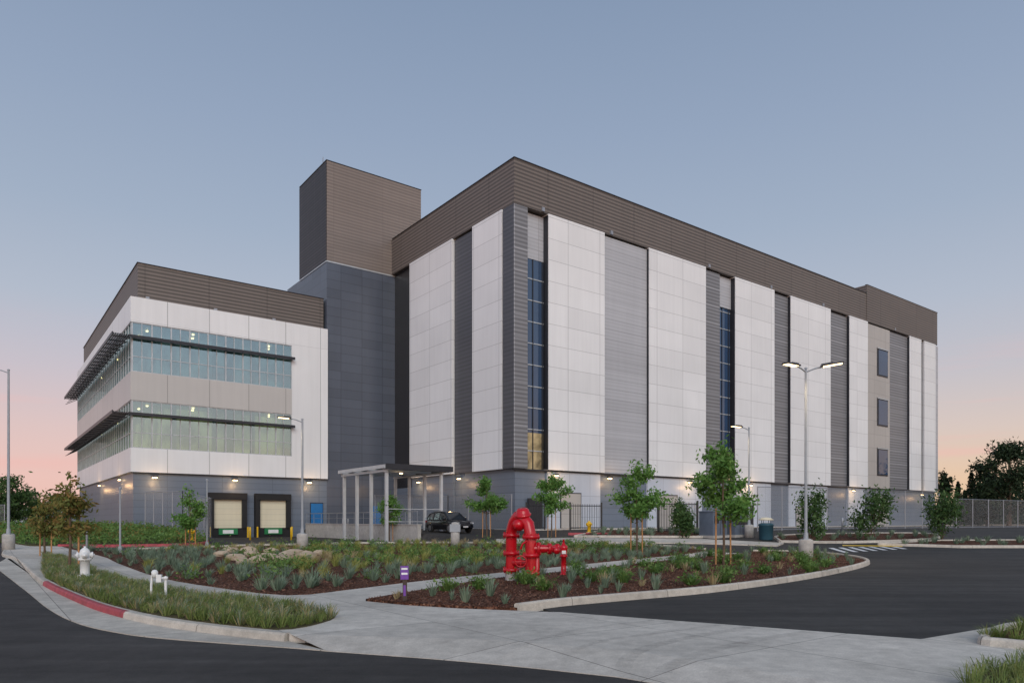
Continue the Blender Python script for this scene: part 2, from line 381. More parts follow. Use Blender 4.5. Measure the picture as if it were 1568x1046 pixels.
bd1=GP([(880,822),(1075,823),(1068,814),(930,812)]); drape('planter_bed',bd1,.06,mulch); kerb('planter_kerb',bd1+[bd1[0]],.16,.13,-.05,kerbm)
bd2=cr(GP([(1195,830),(1300,831),(1430,826),(1420,818),(1300,818),(1195,821),(1195,830)]),3); drape('planter_bed',bd2[:-1],.06,mulch); kerb('planter_kerb',bd2,.16,.13,-.05,kerbm)
bd3=GP([(1345,834),(1470,838),(1700,838),(1640,828),(1440,829)]); drape('planter_bed',bd3,.06,mulch); kerb('planter_kerb',bd3+[bd3[0]],.16,.13,-.05,kerbm)
kerb('red_kerb',GP([(870,818.5),(935,818.5)]),.2,.15,-.05,kerbr)
back=GP([(760,829),(1070,832),(1190,836),(1200,832),(1075,826),(870,824),(760,826)]); drape('sidewalk',back,.05,conc)
drape('sidewalk',[uv2w(-1,-3),uv2w(84,-3),uv2w(84,1.5),uv2w(-1,1.5)],.03,conc)
for k in range(7):
    x=1292+k*15
    drape('crosswalk_marking',GP([(x,845-k*.9),(x+8,845-k*.9),(x+2-18,838-k*.5),(x-6-18,838-k*.5)]),-.022,whitep,0)
drape('road_marking',GP([(1290,835),(1382,836.5),(1382,834.8),(1290,833.5)]),-.02,yelp,0)
def tirem():
    t=NT('tire_mark'); n=t.noise(t.obj(),5,6,.75); tr=t.n('ShaderNodeBsdfTransparent'); mx=t.n('ShaderNodeMixShader'); t.l(t.mr(n,.4,.75,0.02,.26),mx.inputs[0])
    t.b.inputs['Base Color'].default_value=(.12,.11,.10,1); t.b.inputs['Roughness'].default_value=.8
    t.l(tr.outputs[0],mx.inputs[1]); t.l(t.b.outputs[0],mx.inputs[2]); t.l(mx.outputs[0],t.out.inputs[0]); return t.mat
tm=tirem(); k=0
for ln,w in (([(1150,960),(1060,975),(990,992),(962,1008),(955,1022)],.2),([(1240,967),(1150,982),(1070,1002),(1025,1020),(1015,1030)],.2),([(1000,950),(900,962),(840,975),(760,1000)],.13),([(1100,958),(1020,968),(930,980),(880,995)],.12)):
    k+=1; L=[Vector(p) for p in cr(GP(ln),6)]; a=[];b=[]
    for i,p in enumerate(L):
        d=(L[min(i+1,len(L)-1)]-L[max(i-1,0)]).normalized(); n=Vector((-d.y,d.x))*w/2; a.append(tuple(p+n)); b.append(tuple(p-n))
    drape('tire_mark',a+b[::-1],.004+.002*k,tm,0)
# ---------------------------------------------------------------- building
bld=bpy.data.objects.new('data_center_building',None); bpy.context.collection.objects.link(bld); bld.location=(OX,OY,0); bld.rotation_euler=(0,0,ANG)
parts={}
def B(part,mat,u0,u1,v0,v1,z0,z1):
    if part not in parts: parts[part]=MB()
    parts[part].box(min(u0,u1),max(u0,u1),min(v0,v1),max(v0,v1),z0,z1,mat)
EU=U(1437); Z0=-.1; ZP=6.3; ZT=29.4; ZS=33.35
B('core_walls',core,1.2,EU-.3,1.2,60,Z0,ZT-.05)
B('ground_wall',slateg,.5,EU-.1,.5,1.15,Z0,ZP); B('ground_wall',slateg,.5,1.1,1.15,24,Z0,ZP)
wh=[(840,926),(994,1081),(1126,1186),(1211,1272),(1301,1329),(1393,1411),(1415.5,1433)]
for i,(a,b) in enumerate(wh):
    B('white_panels',white,U(a),U(b),0,1.0,ZP,ZT)
    if i in (0,1,2,3,4): B('ground_light_panels',lightg,U(a)+.1,U(b)-.3,.3,.49,Z0,ZP-.02)
def rec(a,b,mat,z0=ZP,z1=ZT-.15,v=.6): B('recess_panels',mat,U(a)-.05,U(b)+.3,v,1.1,z0,z1)
B('corner_column',ribd,0.004,U(808),0.0,1.,ZP,ZT-.1)
B('corner_column_side',ribl,0.0,.9,.012,V(770),ZP-.003,ZT-.103)
rec(808,840,grayp,25.2,ZT-.15,.7); rec(926,994,grayp,v=.3); rec(1081,1103,ribd,v=.3); rec(1103,1126,grayp,25.8); rec(1186,1211,ribd,v=.4); rec(1272,1301,ribd,v=.4)
rec(1329,1363,tanp,v=.2); rec(1363,1393,ribd,v=.35); rec(1411,1415.5,trim,v=.3); rec(1433,1437,grayp,v=.2)
for a,b,zt in ((808,836,25.2),(1103,1122,25.8)):
    ua,ub=U(a)+.02,U(b)+.6
    B('curtain_glass',cglass,ua,ub,.75,.85,9.6,zt); B('gold_glow_panes',gold,ua,ub,.752,.85,ZP-4.9,9.6)  # lower panes carry the painted gold glow
    z=6.0
    while z<zt: B('curtain_mullions',mull,ua,ub,.69,.75,z,z+.09); z+=1.93
    for k in (0,.5,1): uu=ua+(ub-ua-.5)*k; B('curtain_mullions',trim,uu,uu+.07,.66,.752,ZP-4.9,zt)
for zc in (10.1,17.2,24.3):
    a,b=U(1345),U(1361); B('strip_window_frames',trim,a,b,.13,.2,zc-2.0,zc+2.0); B('strip_windows',cglass,a+.35,b-.12,.1,.13,zc-1.8,zc+1.7); B('strip_window_frames',mull,a,b+.1,.0,.13,zc+1.8,zc+1.95)
for a,b in wh[:6]: B('panel_side_shade',trim,U(a)-.03,U(a)-.001,.06,1.0,ZP+.05,ZT-.1)  # dark strips put the side shadow of the white panels into colour
B('soffit_trim',trim,.2,EU-.1,.2,.5,ZP-.16,ZP-.02)
v1,v2,v3,v4,v5=V(770),V(723),V(692),V(627),V(600)
B('white_panels',white,0,1.0,v1+.2,v2,ZP,ZT); B('white_panels',white,0,1.0,v3,v4,ZP,ZT)
B('recess_panels_side',ribl,.3,1.1,v2,v3,ZP,ZT-.15); B('recess_panels_side',blackp,.5,1.1,v4,v5+.5,ZP-1.,ZT)
B('recess_panels_side',trim,.3,1.1,v1-.02,v1+.2,ZP,ZT)
B('ground_light_panels',slateg,.3,.49,v3+.2,v4,Z0,ZP-.02)
us=U(1328)
B('roof_screen',scr,.12,us,.12,24,ZT+.0,ZS); B('roof_screen',scr,us,EU-.3,.05,24,ZT,ZS+1.15); B('roof_screen',scr,.12,EU-.4,24,59,ZT,ZS)
B('roof_cap',trim,.05,us-.05,.05,.35,ZS,ZS+.07); B('roof_cap',trim,.05,.35,.35,22.8,ZS,ZS+.07); B('roof_cap',trim,us-.05,EU-.25,.0,.3,ZS+1.15,ZS+1.22)
for px in (830,935,1085,1180,1260,1370): B('roof_outlets',grayst,U(px),U(px)+.3,-.05,.12,ZT+.05,ZT+.4)
W=22.7; uw=U(502,W); uc=U(200,W); ul=U(447,W); wl=W+42
B('slate_body',slate,uw-.02,.5,W+.25,V(443,uw)+.6,Z0,29.3)
B('tower_front',towf,uw+.02,3.9,W+.3,W+8.2,29.3,40.0)
B('tower_side',towl,uw-.04,uw+.02,W+.36,W+8.2,29.4,39.9)
B('tower_cap',trim,uw-.06,3.95,W+.26,W+.5,40,40.08); B('tower_cap',trim,uw-.06,uw+.2,W+.5,W+8.2,40,40.08)
B('tower_cap',grayst,uw+.1,uw+.16,W+1.6,W+1.66,40.08,40.9)
B('tower_base_trim',mull,uw-.05,.5,W+.2,W+.3,29.2,29.33)
B('tower_base_trim',mull,uw-.08,uw-.02,W+.3,W+8,29.2,29.33)
B('wing_ground',slateg,uc+.25,uw,W+.25,wl-.3,Z0,6.12)
B('wing_white',white_w,uc,ul,W,wl,6.12,8.3); B('wing_white',white_w,uc,ul,W,wl,19.68,21.97)
B('wing_spandrel',spand,uc,ul,W,wl,12.6,15.2)
B('wing_pier',white_w,ul,uw,W,W+8,6.12,21.97)
B('wing_screen',scr,uc+.7,uw-.2,W+.7,wl-.8,21.97,25.3)
B('wing_cap',trim,uc+.62,uw-.15,W+.62,W+.9,25.3,25.37); B('wing_cap',trim,uc+.62,uc+.9,W+.9,wl-.8,25.3,25.37)
B('wing_reveal',trim,uc+.02,uw,W+.02,W+.24,6.02,6.12)
for px in (225,330,420): B('roof_outlets',grayst,U(px,W),U(px,W)+.3,W+.5,W+.7,21.98,22.3)
B('interior_upper',int_up,uc+3.5,ul-.01,W+3.5,wl-.1,15.2,19.68); B('interior_lower',int_lo,uc+3.5,ul-.01,W+3.5,wl-.1,8.3,12.6)
for z0,z1,zs in ((8.3,12.6,11.3),(15.2,19.68,18.25)):
    B('wing_glass',glass,uc+.15,ul,W+.12,W+.15,z0,z1); B('wing_glass',glass,uc+.12,uc+.15,W+.15,wl,z0,z1)
    n=18
    for k in range(n+1):
        u=uc+.08+(ul-uc-.14)*k/n; w=.06 if k%2 else .11
        B('wing_mullions',mull,u,u+w,W+.04,W+.12,z0,z1)
    for zz in (z0,z0+1.35,zs-.05,z1-.08): B('wing_mullions',mull,uc+.1,ul,W+.07,W+.118,zz,zz+.07)
    nn=30
    for k in range(nn+1):
        v=W+.2+(wl-W-.3)*k/nn; B('wing_mullions',mull,uc+.03,uc+.12,v,v+.09,z0,z1)
    for zz in (z0,z0+1.35,z1-.08): B('wing_mullions',mull,uc+.06,uc+.117,W+.2,wl,zz,zz+.07)
    # interior columns and partitions seen through the glass
    for k in range(4): u=uc+3.8+k*3.7; B('interior_columns',spand,u,u+.4,W+1.8,W+2.2,z0,z1)
    B('interior_partition',slateg,uc+9,uc+9.12,W+.6,W+3.5,z0,z1)
    B('sunshade',trim,uc-.2,ul+.15,W-.55,W-.45,zs-.12,zs+.14)
    for k in range(4): B('sunshade',trim,uc-.2,ul+.1,W-.4+k*.11,W-.34+k*.11,zs+.0,zs+.05)
    for k in range(10): u=uc+.3+k*(ul-uc-.5)/9; B('sunshade',trim,u,u+.06,W-.45,W+.04,zs-.06,zs)
    for k in range(8): B('sunshade_side',trim,uc-1.45+k*.17,uc-1.36+k*.17,W-.5,wl-.4,zs+.02,zs+.12)
    B('sunshade_side',trim,uc-1.55,uc-1.45,W-.5,wl-.4,zs-.1,zs+.2)
    for k in range(23):
        v=W+.1+k*(wl-W-.8)/22; B('sunshade_side',trim,uc-1.45,uc,v,v+.08,zs-.08,zs+.0)
        M=Matrix.Translation((uc-.72,v+.04,zs-.45))@Matrix.Rotation(-.5,4,'Y'); parts['sunshade_side'].box(-.8,.8,-.03,.03,-.03,.03,trim,M)
    for u,v in ((uc+1.8,W+2.6),(uc+5.6,W+1.4),(uc+5.9,W+2.9),(uc+9.6,W+2.8),(uc+12.9,W+1.5),(uc+13.3,W+2.8)):
        parts.setdefault('ceiling_lights',MB()).box(u-.1,u+.1,v-.1,v+.1,z1-.12,z1-.02,lampm)
    for k in range(3):
        v=W+5+k*12.7; parts.setdefault('ceiling_lights',MB()).box(uc+1.4,uc+1.6,v,v+.2,z1-.12,z1-.02,lampm)
for a,b in ((319,377),(390,444)):
    ua,ub=U(a,W),U(b,W)
    B('dock_doors',blackr,ua,ub,W+.05,W+.24,.95,4.35); B('dock_doors',blackr,ua-.02,ub+.02,W-.35,W+.05,3.75,4.4)
    B('dock_doors',blackr,ua,ua+.45,W-.3,W+.05,.95,3.75); B('dock_doors',blackr,ub-.45,ub,W-.3,W+.05,.95,3.75)
    B('dock_doors',beige,ua+.45,ub-.45,W,W+.05,.98,3.75)
    B('dock_doors',blackr,ua,ub,W-.15,W+.24,.0,.95); B('dock_doors',green,ua+.9,ub-.9,W-.3,W-.15,.35,.95); B('dock_doors',whitep,ua+1.25,ub-1.3,W-.33,W-.3,.45,.8)
    for uu in (ua-.05,ub-.15): B('dock_doors',yelp,uu,uu+.12,W-.9,W-.75,.0,1.1)
B('blue_door',bluep,U(477,W),U(495,W),W+.15,W+.25,1.1,3.5); B('blue_door',trim,U(476,W),U(496,W),W+.2,W+.25,1.0,3.6)
B('blue_door',bluep,U(568,W),U(584,W),W+.15,W+.25,1.1,3.3)
for a,b,z0,z1,m in ((812,832,1,3.6,trim),(862,892,1,4.2,tanp),(1010,1040,1,4.3,tanp),(1140,1156,1,3.4,trim),(1222,1240,1,3.4,tanp),(1343,1363,1,5.2,tanp)):
    B('ground_doors',m,U(a),U(b),.2,.3,z0,z1); B('ground_doors',trim,U(a)-.08,U(b)+.08,.24,.31,z0,z1+.1)
wl_=[(U(237,W),W+.1,5.6),(U(360,W),W+.1,5.6),(U(474,W),W+.1,5.6),(U(852),.15,5.75),(U(936),.3,5.75),(U(1057),.15,5.75),(U(1150),.15,5.75),(U(1307),.1,5.7),(U(1412),.1,5.6)]
ws=[(.15,V(702),5.7),(.15,V(640),5.7),(uc+.1,V(183,uc),5.6),(uc+.1,V(152,uc),5.6)]
def plight(u,v,z,e,r=.15,name='wall_lamp_light'):
    l=bpy.data.lights.new(name,'POINT'); l.energy=e; l.color=(1,.6,.28); l.shadow_soft_size=r
    o=bpy.data.objects.new(name,l); bpy.context.collection.objects.link(o); o.parent=bld; o.location=(u,v,z)
for u,v,z in wl_:
    B('wall_lamps',lampm,u-.2,u+.2,v-.2,v-.02,z,z+.08); B('wall_lamps',trim,u-.26,u+.26,v-.26,v,z+.08,z+.22); plight(u,v-.9,z-.5,62)
for u,v,z in ws:
    B('wall_lamps',lampm,u-.2,u-.02,v-.2,v+.2,z,z+.08); B('wall_lamps',trim,u-.26,u,v-.26,v+.26,z+.08,z+.22); plight(u-.9,v,z-.5,62)
for n,m in parts.items(): m.build(n,parent=bld)
# ---------------------------------------------------------------- site structures
mb=MB(); mb.box(-10.45,-10.15,-1.6,21.5,-.1,1.35,concb); mb.box(-10.5,-10.1,-1.65,21.5,1.35,1.42,concb)
for k in range(13): mb.box(-10.32,-10.28,-1.3+k*1.9,-1.26+k*1.9,1.42,2.4,grayst)
mb.box(-10.33,-10.27,-1.3,21.3,2.38,2.44,grayst); mb.box(-10.32,-10.28,-1.3,21.3,1.9,1.93,grayst)
mb.build('retaining_wall',(OX,OY,0),ANG)
mb=MB(); x0,y0=-9.86,56.; zt=5.7
for u in (0,5.0):
    for v in (0,2.7,5.4,8.0): mb.box(u-.11,u+.11,v-.11,v+.11,.0,zt,steelw)
for v in (0,2.7,5.4,8.): mb.box(-.3,5.6,v-.08,v+.08,zt,zt+.26,steelw)
for u in (-.1,5.): mb.box(u-.07,u+.07,-.3,8.3,zt-.16,zt-.001,steelw)
for k in range(19): mb.box(.3+k*.28,.44+k*.28,-.5,8.4,zt+.26,zt+.42,trim)
mb.box(-.35,5.8,-.6,-.5,zt+.02,zt+.46,trim); mb.box(5.7,5.8,-.5,8.4,zt+.02,zt+.46,trim); mb.box(-.42,-.35,-.5,8.4,zt+.1,zt+.38,steelw)
for zz in (1.6,2.6): mb.box(0,5,-.03,.03,zz,zz+.05,steelw)
mb.box(2.3,2.5,2,2.2,zt-.12,zt-.05,lampm)
mb.build('entrance_canopy',(x0,y0,0),ANG)
# small dumpster/cart stored under the canopy
def chain():
    t=NT('chain_link'); o=t.obj(); s=t.n('ShaderNodeSeparateXYZ'); t.l(o,s.inputs[0]); h=t.math('ADD',s.outputs[0],t.math('MULTIPLY',s.outputs[1],.6)); k=9.
    a=t.math('LESS_THAN',t.math('FRACT',t.math('MULTIPLY',t.math('ADD',h,s.outputs[2]),k)),.11); b=t.math('LESS_THAN',t.math('FRACT',t.math('MULTIPLY',t.math('ADD',t.math('SUBTRACT',h,s.outputs[2]),90),k)),.11)
    m=t.math('MAXIMUM',a,b); tr=t.n('ShaderNodeBsdfTransparent'); mx=t.n('ShaderNodeMixShader'); t.l(m,mx.inputs[0]); t.b.inputs['Base Color'].default_value=(.32,.33,.34,1); t.b.inputs['Metallic'].default_value=.3
    t.l(tr.outputs[0],mx.inputs[1]); t.l(t.b.outputs[0],mx.inputs[2]); t.l(mx.outputs[0],t.out.inputs[0]); return t.mat
chm=chain()
def chainfence(name,pts,h,sp=3.,mat=grayst):
    mb=MB()
    for (a,b) in zip(pts,pts[1:]):
        a=Vector(a);b=Vector(b); n=max(1,int((b-a).length/sp))
        for k in range(n+1):
            p=a.lerp(b,k/n); z=zg(p.x,p.y); mb.tube([(p.x,p.y,z-.1),(p.x,p.y,z+h+.05)],.045,mat,6)
            if k<n:
                q=a.lerp(b,(k+1)/n); zq=zg(q.x,q.y)
                for hh in (.06,h): mb.tube([(p.x,p.y,z+hh),(q.x,q.y,zq+hh)],.03,mat,5)
                mb.add([(p.x,p.y,z),(q.x,q.y,zq),(q.x,q.y,zq+h),(p.x,p.y,z+h)],[(0,1,2,3)],chm)
    return mb.build(name)
def at(px,Y): return ((px-CX)/F*Y,Y)
chainfence('chain_link_fence',[at(1160,58),at(1438,72)],3.6)
chainfence('chain_link_fence',[at(1438,72),at(1600,84),at(1750,95)],3.)
chainfence('chain_link_fence',[uv2w(-25.5,20),uv2w(-24.6,10),uv2w(-22.5,10),uv2w(-22,21)],3.2,2.4)
chainfence('chain_link_fence',[uv2w(-9.3,8),uv2w(-3,6),uv2w(-1,-1)],3.,2.4)
chainfence('chain_link_fence',[(-47,66),(-95,78)],2.2)
def pickets(name,a,b,h):
    mb=MB(); a=Vector(a);b=Vector(b); L=(b-a).length; n=int(L/.16)
    za=zg(a.x,a.y)
    for k in range(n+1):
        p=a.lerp(b,k/n); mb.box(p.x-.018,p.x+.018,p.y-.018,p.y+.018,za+.1,za+h,darkst)
    for hh in (.2,h-.15): mb.tube([(a.x,a.y,za+hh),(b.x,b.y,za+hh)],.035,darkst,5)
    m=max(1,int(L/2.5))
    for k in range(m+1):
        p=a.lerp(b,k/m); mb.box(p.x-.07,p.x+.07,p.y-.07,p.y+.07,za-.1,za+h+.15,darkst)
    mb.build(name)
pickets('metal_gate',at(873,60),at(921,61),2.2); pickets('metal_gate',at(1008,55),at(1068,57),2.4); pickets('metal_fence',at(806,60),at(834,60.5),2.2)
def cabinet(px,py,w,d,h,name='utility_cabinet',mat=genb,rz=ANG):
    x,y=G(px,py); z=zg(x,y); mb=MB(); mb.box(-w/2-.1,w/2+.1,-d/2-.1,d/2+.1,-.1,.12,concb); mb.box(-w/2,w/2,-d/2,d/2,.12,h,mat)
    mb.box(-w/2-.05,w/2+.05,-d/2-.05,d/2+.05,h,h+.08,mat); mb.box(-.02,.02,-d/2-.015,-d/2,.2,h-.1,trim)
    for s in (-1,1): mb.box(s*w/4-.25,s*w/4+.25,-d/2-.02,-d/2,h*.55,h*.85,trim)
    mb.build(name,(x,y,z),rz,bevel=.02)
cabinet(1092,822,1.6,1.2,1.75); cabinet(1125,821,1.2,.9,1.5)
x,y=G(1173,826); mb=MB()
mb.lathe([(0,0),(.42,0),(.44,.05),(.47,.95),(.5,.97),(.5,1.05),(.42,1.12),(.3,1.14),(0,1.14)],tealp,n=20)
for a in range(4): mb.tube([(.33*math.cos(a*1.57+.7),.33*math.sin(a*1.57+.7),1.1),(.33*math.cos(a*1.57+.7),.33*math.sin(a*1.57+.7),1.35)],.02,tealp,5)
mb.lathe([(.46,1.33),(.5,1.36),(.3,1.5),(0,1.53)],beige,n=20); mb.build('trash_can',(x,y,zg(x,y)-.03))
def lamp(px,py,h,heads,base=.85,sq=.075):
    x,y=G(px,py); z=zg(x,y); mb=MB(); ls=[]
    mb.lathe([(0,-.1),(.31,-.1),(.31,base-.03),(.28,base),(0,base)],concb,n=20)
    mb.box(-.17,.17,-.17,.17,base,base+.04,polem); mb.tube([(0,0,base),(0,0,base+.3)],[.12,.1],polem,8)
    mb.tube([(0,0,base),(0,0,h)],[sq,sq*.72],polem,8); mb.lathe([(.06,h-.02),(.075,h+.04),(0,h+.08)],polem,n=10)
    for ang,L,lit,tilt in heads:
        c,s_=math.cos(ang),math.sin(ang)
        mb.tube([(0,0,h-.15),(c*.35,s_*.35,h-.02),(c*.7,s_*.7,h+.04)],.032,polem,6)
        M=Matrix.Translation((c*.6,s_*.6,h+.03))@Matrix.Rotation(ang,4,'Z')@Matrix.Rotation(-tilt,4,'Y')
        mb.box(0,L,-.16,.16,0,.07,trim,M); mb.box(.05,L*.55,-.1,.1,.07,.13,trim,M); mb.box(.12,L-.05,-.13,.13,-.015,0,lampw if lit else whitep,M)
        if lit:
            l=bpy.data.lights.new('street_lamp_light','SPOT'); l.energy=260; l.color=(1,.75,.45); l.spot_size=2.4; l.spot_blend=.8; l.shadow_soft_size=.15
            ob=bpy.data.objects.new('lamp_light',l); bpy.context.collection.objects.link(ob); ob.location=M@Vector((L/2,0,-.12)); ls.append(ob)
    ob=mb.build('street_lamp',(x,y,z))
    for l in ls: l.parent=ob
lamp(1234,855,8.5,[(-.35,.95,True,.12),(math.pi+.6,.95,True,.0)])
lamp(1147,822,7.7,[(math.pi+.3,.85,True,.05)])
lamp(463,840,7.3,[(math.pi+.3,.75,True,.05)])
lamp(13,841,10.,[(math.pi+.1,.9,False,.05)])
lamp(184,846,3.35,[],.02,.055)
lamp(317,838,3.9,[],.02,.05)
def ped(px,py,h,name='utility_pedestal'):
    x,y=G(px,py); mb=MB(); mb.lathe([(0,0),(.26,0),(.26,.85),(.2,.9),(.2,h-.2),(.24,h-.15),(.2,h),(0,h+.03)],concb,n=16); mb.box(-.3,.3,-.24,.24,.9,h-.1,polem); mb.build(name,(x,y,zg(x,y)))
ped(697,838,1.45)
# ---------------------------------------------------------------- hydrants
def hydrant(px,py,mat,cap,h=.84,off=0):
    x,y=G(px,py); mb=MB(); s=h/.84
    P=[(0,0),(.19,0),(.19,.05),(.12,.06),(.115,.1),(.12,.46),(.16,.47),(.16,.52),(.125,.53),(.135,.66),(.11,.74),(.06,.79),(.03,.8),(.03,.84),(0,.84)]
    mb.lathe([(r*s,z*s) for r,z in P],mat,n=18)
    for ax in ((1,0,0),(-1,0,0),(0,-1,0)):
        mb.lathe([(.07*s,0),(.07*s,.15*s),(.09*s,.155*s),(.09*s,.19*s),(.035*s,.2*s),(.03*s,.23*s),(0,.23*s)],cap,o=(0,0,.60*s),n=12,ax=ax)
    for k in range(8):
        a=k*math.pi/4; mb.tube([(.17*s*math.cos(a),.17*s*math.sin(a),.04*s),(.17*s*math.cos(a),.17*s*math.sin(a),.08*s)],.014,mat,6); mb.tube([(.145*s*math.cos(a),.145*s*math.sin(a),.45*s),(.145*s*math.cos(a),.145*s*math.sin(a),.55*s)],.012,mat,6)
    mb.build('fire_hydrant',(x,y,zg(x,y)+off),.5)
hydrant(130,887,whitep,whitep,.9,.06); hydrant(902,817,yelp,yelp,.95,.05); hydrant(293,829,yelp,yelp,.85,.05)
x,y=G(800,893); m=.0178
def P(px,py,d=0): return ((px-800)*m,d,(893-py)*m)
mb=MB(); r=.155
def flange(p,ax,rr=.235,t=.05):
    p=Vector(p); a=Vector(ax).normalized(); mb.lathe([(0,-t),(rr,-t),(rr,t),(0,t)],redp,o=p,n=20,ax=a)
    q=a.cross(Vector((0,0,1)))
    if q.length<.1: q=Vector((1,0,0))
    q.normalize(); w=a.cross(q)
    for k in range(8):
        c=p+(q*math.cos(k*.785)+w*math.sin(k*.785))*rr*.82; mb.tube([c-a*t*1.8,c+a*t*1.8],.02,redp,6)
mb.tube([P(813,895,-.1),P(813,880,-.1)],.16,concb,14)
mb.tube([P(813,880,-.1),P(813,845,-.1),P(812,818,-.1),P(809,803,-.05),P(801,793,.05),P(793,792,.2),P(787,800,.32),P(783,815,.4),P(783,850,.42),P(783,878,.42)],[r,r,r,r*1.03,r*1.08,r*1.08,r*1.03,r,r,r],redp,18)
mb.tube([P(783,892,.42),P(783,876,.42)],.17,concb,14)
flange(P(813,877,-.1),(0,0,1)); flange(P(813,850,-.1),(0,0,1)); flange(P(813,822,-.1),(0,0,1)); flange(P(783,820,.42),(0,0,1)); flange(P(783,848,.42),(0,0,1)); flange(P(783,874,.42),(0,0,1))
mb.lathe([(.0,.2),(.13,.2),(.17,.16),(.19,.06),(.22,.05),(.22,0),(.17,-.02),(.17,-.2)],redp,o=P(801,790,.05),n=20,ax=(-.1,-.3,1))
mb.lathe([(.0,.16),(.1,.15),(.13,.1),(.15,.02),(.15,-.1)],redp,o=P(794,804,.0),n=18,ax=(-.4,-.8,.3))
mb.tube([P(813,862,-.1),P(798,862,.1),P(783,862,.42)],.1,redp,12)
mb.tube([P(813,840,-.1),P(826,840,-.12),P(842,840,-.12)],[.13,.12,.1],redp,14)
flange(P(824,840,-.12),(1,0,0),.18,.04); flange(P(841,840,-.12),(1,0,0),.15,.035)
mb.tube([P(841,840,-.12),P(850,842,-.3)],.075,redp,10); mb.tube([P(841,840,-.12),P(852,838,.05)],.075,redp,10)
mb.lathe([(0,-.03),(.1,-.03),(.1,.04),(0,.06)],redp,o=P(851,842,-.32),n=14,ax=(.6,-1,0)); mb.lathe([(0,-.03),(.1,-.03),(.1,.04),(0,.06)],redp,o=P(853,838,.05),n=14,ax=(1,.5,0))
mb.tube([P(797,840,-.35),P(800,832,-.4),P(806,828,-.4)],.03,redp,6)
mb.tube([P(822,852,-.1),P(822,872,-.2),P(818,880,-.2)],.07,redp,10); mb.tube([P(800,872,-.25),P(800,894,-.25)],.1,grayst,10)
wc=Vector(P(797,858,-.45)); mb.tube([wc+Vector((math.cos(a*.3927)*.15,0,math.sin(a*.3927)*.15)) for a in range(17)],.016,redp,6)
mb.tube([wc,P(803,858,-.05)],.03,redp,6)
for a in range(4): mb.tube([wc,wc+Vector((math.cos(a*1.57)*.15,0,math.sin(a*1.57)*.15))],.012,redp,5)
mb.build('backflow_preventer',(x,y,zg(x,y)))
x,y=G(863,882); mb=MB()
mb.lathe([(0,0),(.12,0),(.12,.04),(.085,.05),(.08,.55),(.12,.56),(.12,.62),(.09,.63),(.11,.78),(.13,.82),(.12,.9),(.06,.93),(.04,1.0),(0,1.02)],redp,n=16)
mb.box(-.06,.06,-.13,-.08,.66,.76,whitep); mb.tube([(0,0,.97),(.0,-.02,1.1)],.03,redp,8); mb.tube([(-.12,0,.87),(-.22,-.05,.8),(-.26,-.05,.55)],.015,darkst,5); mb.tube([(-.2,0,1.02),(-.05,0,1.04),(.12,0,.98)],.02,darkst,6)
mb.build('post_indicator_valve',(x,y,zg(x,y)+.03))
x,y=G(620,923); mb=MB(); mb.box(-.045,.045,-.03,.03,0,.6,gpost); mb.box(-.09,.075,-.045,-.03,.46,.74,purp); mb.box(-.07,.055,-.049,-.045,.56,.6,whitep); mb.box(-.07,.055,-.049,-.045,.66,.7,whitep); mb.box(-.03,.02,-.034,-.03,.12,.34,purp)
mb.build('utility_marker_sign',(x,y,zg(x,y)+.03),.12)
x,y=G(1442,822); mb=MB(); mb.box(-.05,.05,-.03,.03,0,1,gpost); mb.box(-.1,.1,-.05,-.03,.7,1.1,purp); mb.build('utility_marker_sign',(x,y,zg(x,y)),.1)
x,y=G(243,918); mb=MB(); mb.tube([(-.15,0,-.05),(-.15,0,.3),(-.13,0,.52),(-.08,0,.58)],.025,whitep,8); mb.tube([(.14,0,-.05),(.14,0,.45)],.03,whitep,8)
mb.tube([(-.15,0,.5),(.12,0,.46)],.022,whitep,8); mb.lathe([(0,-.02),(.06,-.02),(.07,.1),(.04,.14),(0,.15)],whitep,o=(-.08,0,.5),n=12); mb.box(-.04,.06,-.05,.05,.38,.54,whitep); mb.lathe([(0,0),(.045,0),(.05,.06),(0,.08)],whitep,o=(.14,0,.43),n=10)
mb.build('irrigation_valve',(x,y,zg(x,y)),.2)
x,y=G(133,846); mb=MB(); mb.tube([(0,0,-.1),(0,0,1.15)],.06,grayst,8); mb.lathe([(.075,1.1),(.075,1.2),(0,1.25)],darkst,n=10); mb.build('bollard',(x,y,zg(x,y)))
for px,py in ((446,826),(383,826),(525,812),(533,812),(612,812),(652,812),(1290,812),(1310,812)):
    x,y=G(px,py); mb=MB(); mb.lathe([(0,-.1),(.08,-.1),(.08,1.0),(.05,1.06),(0,1.08)],yelp if px<460 else grayst,n=12); mb.build('bollard',(x,y,zg(x,y)))
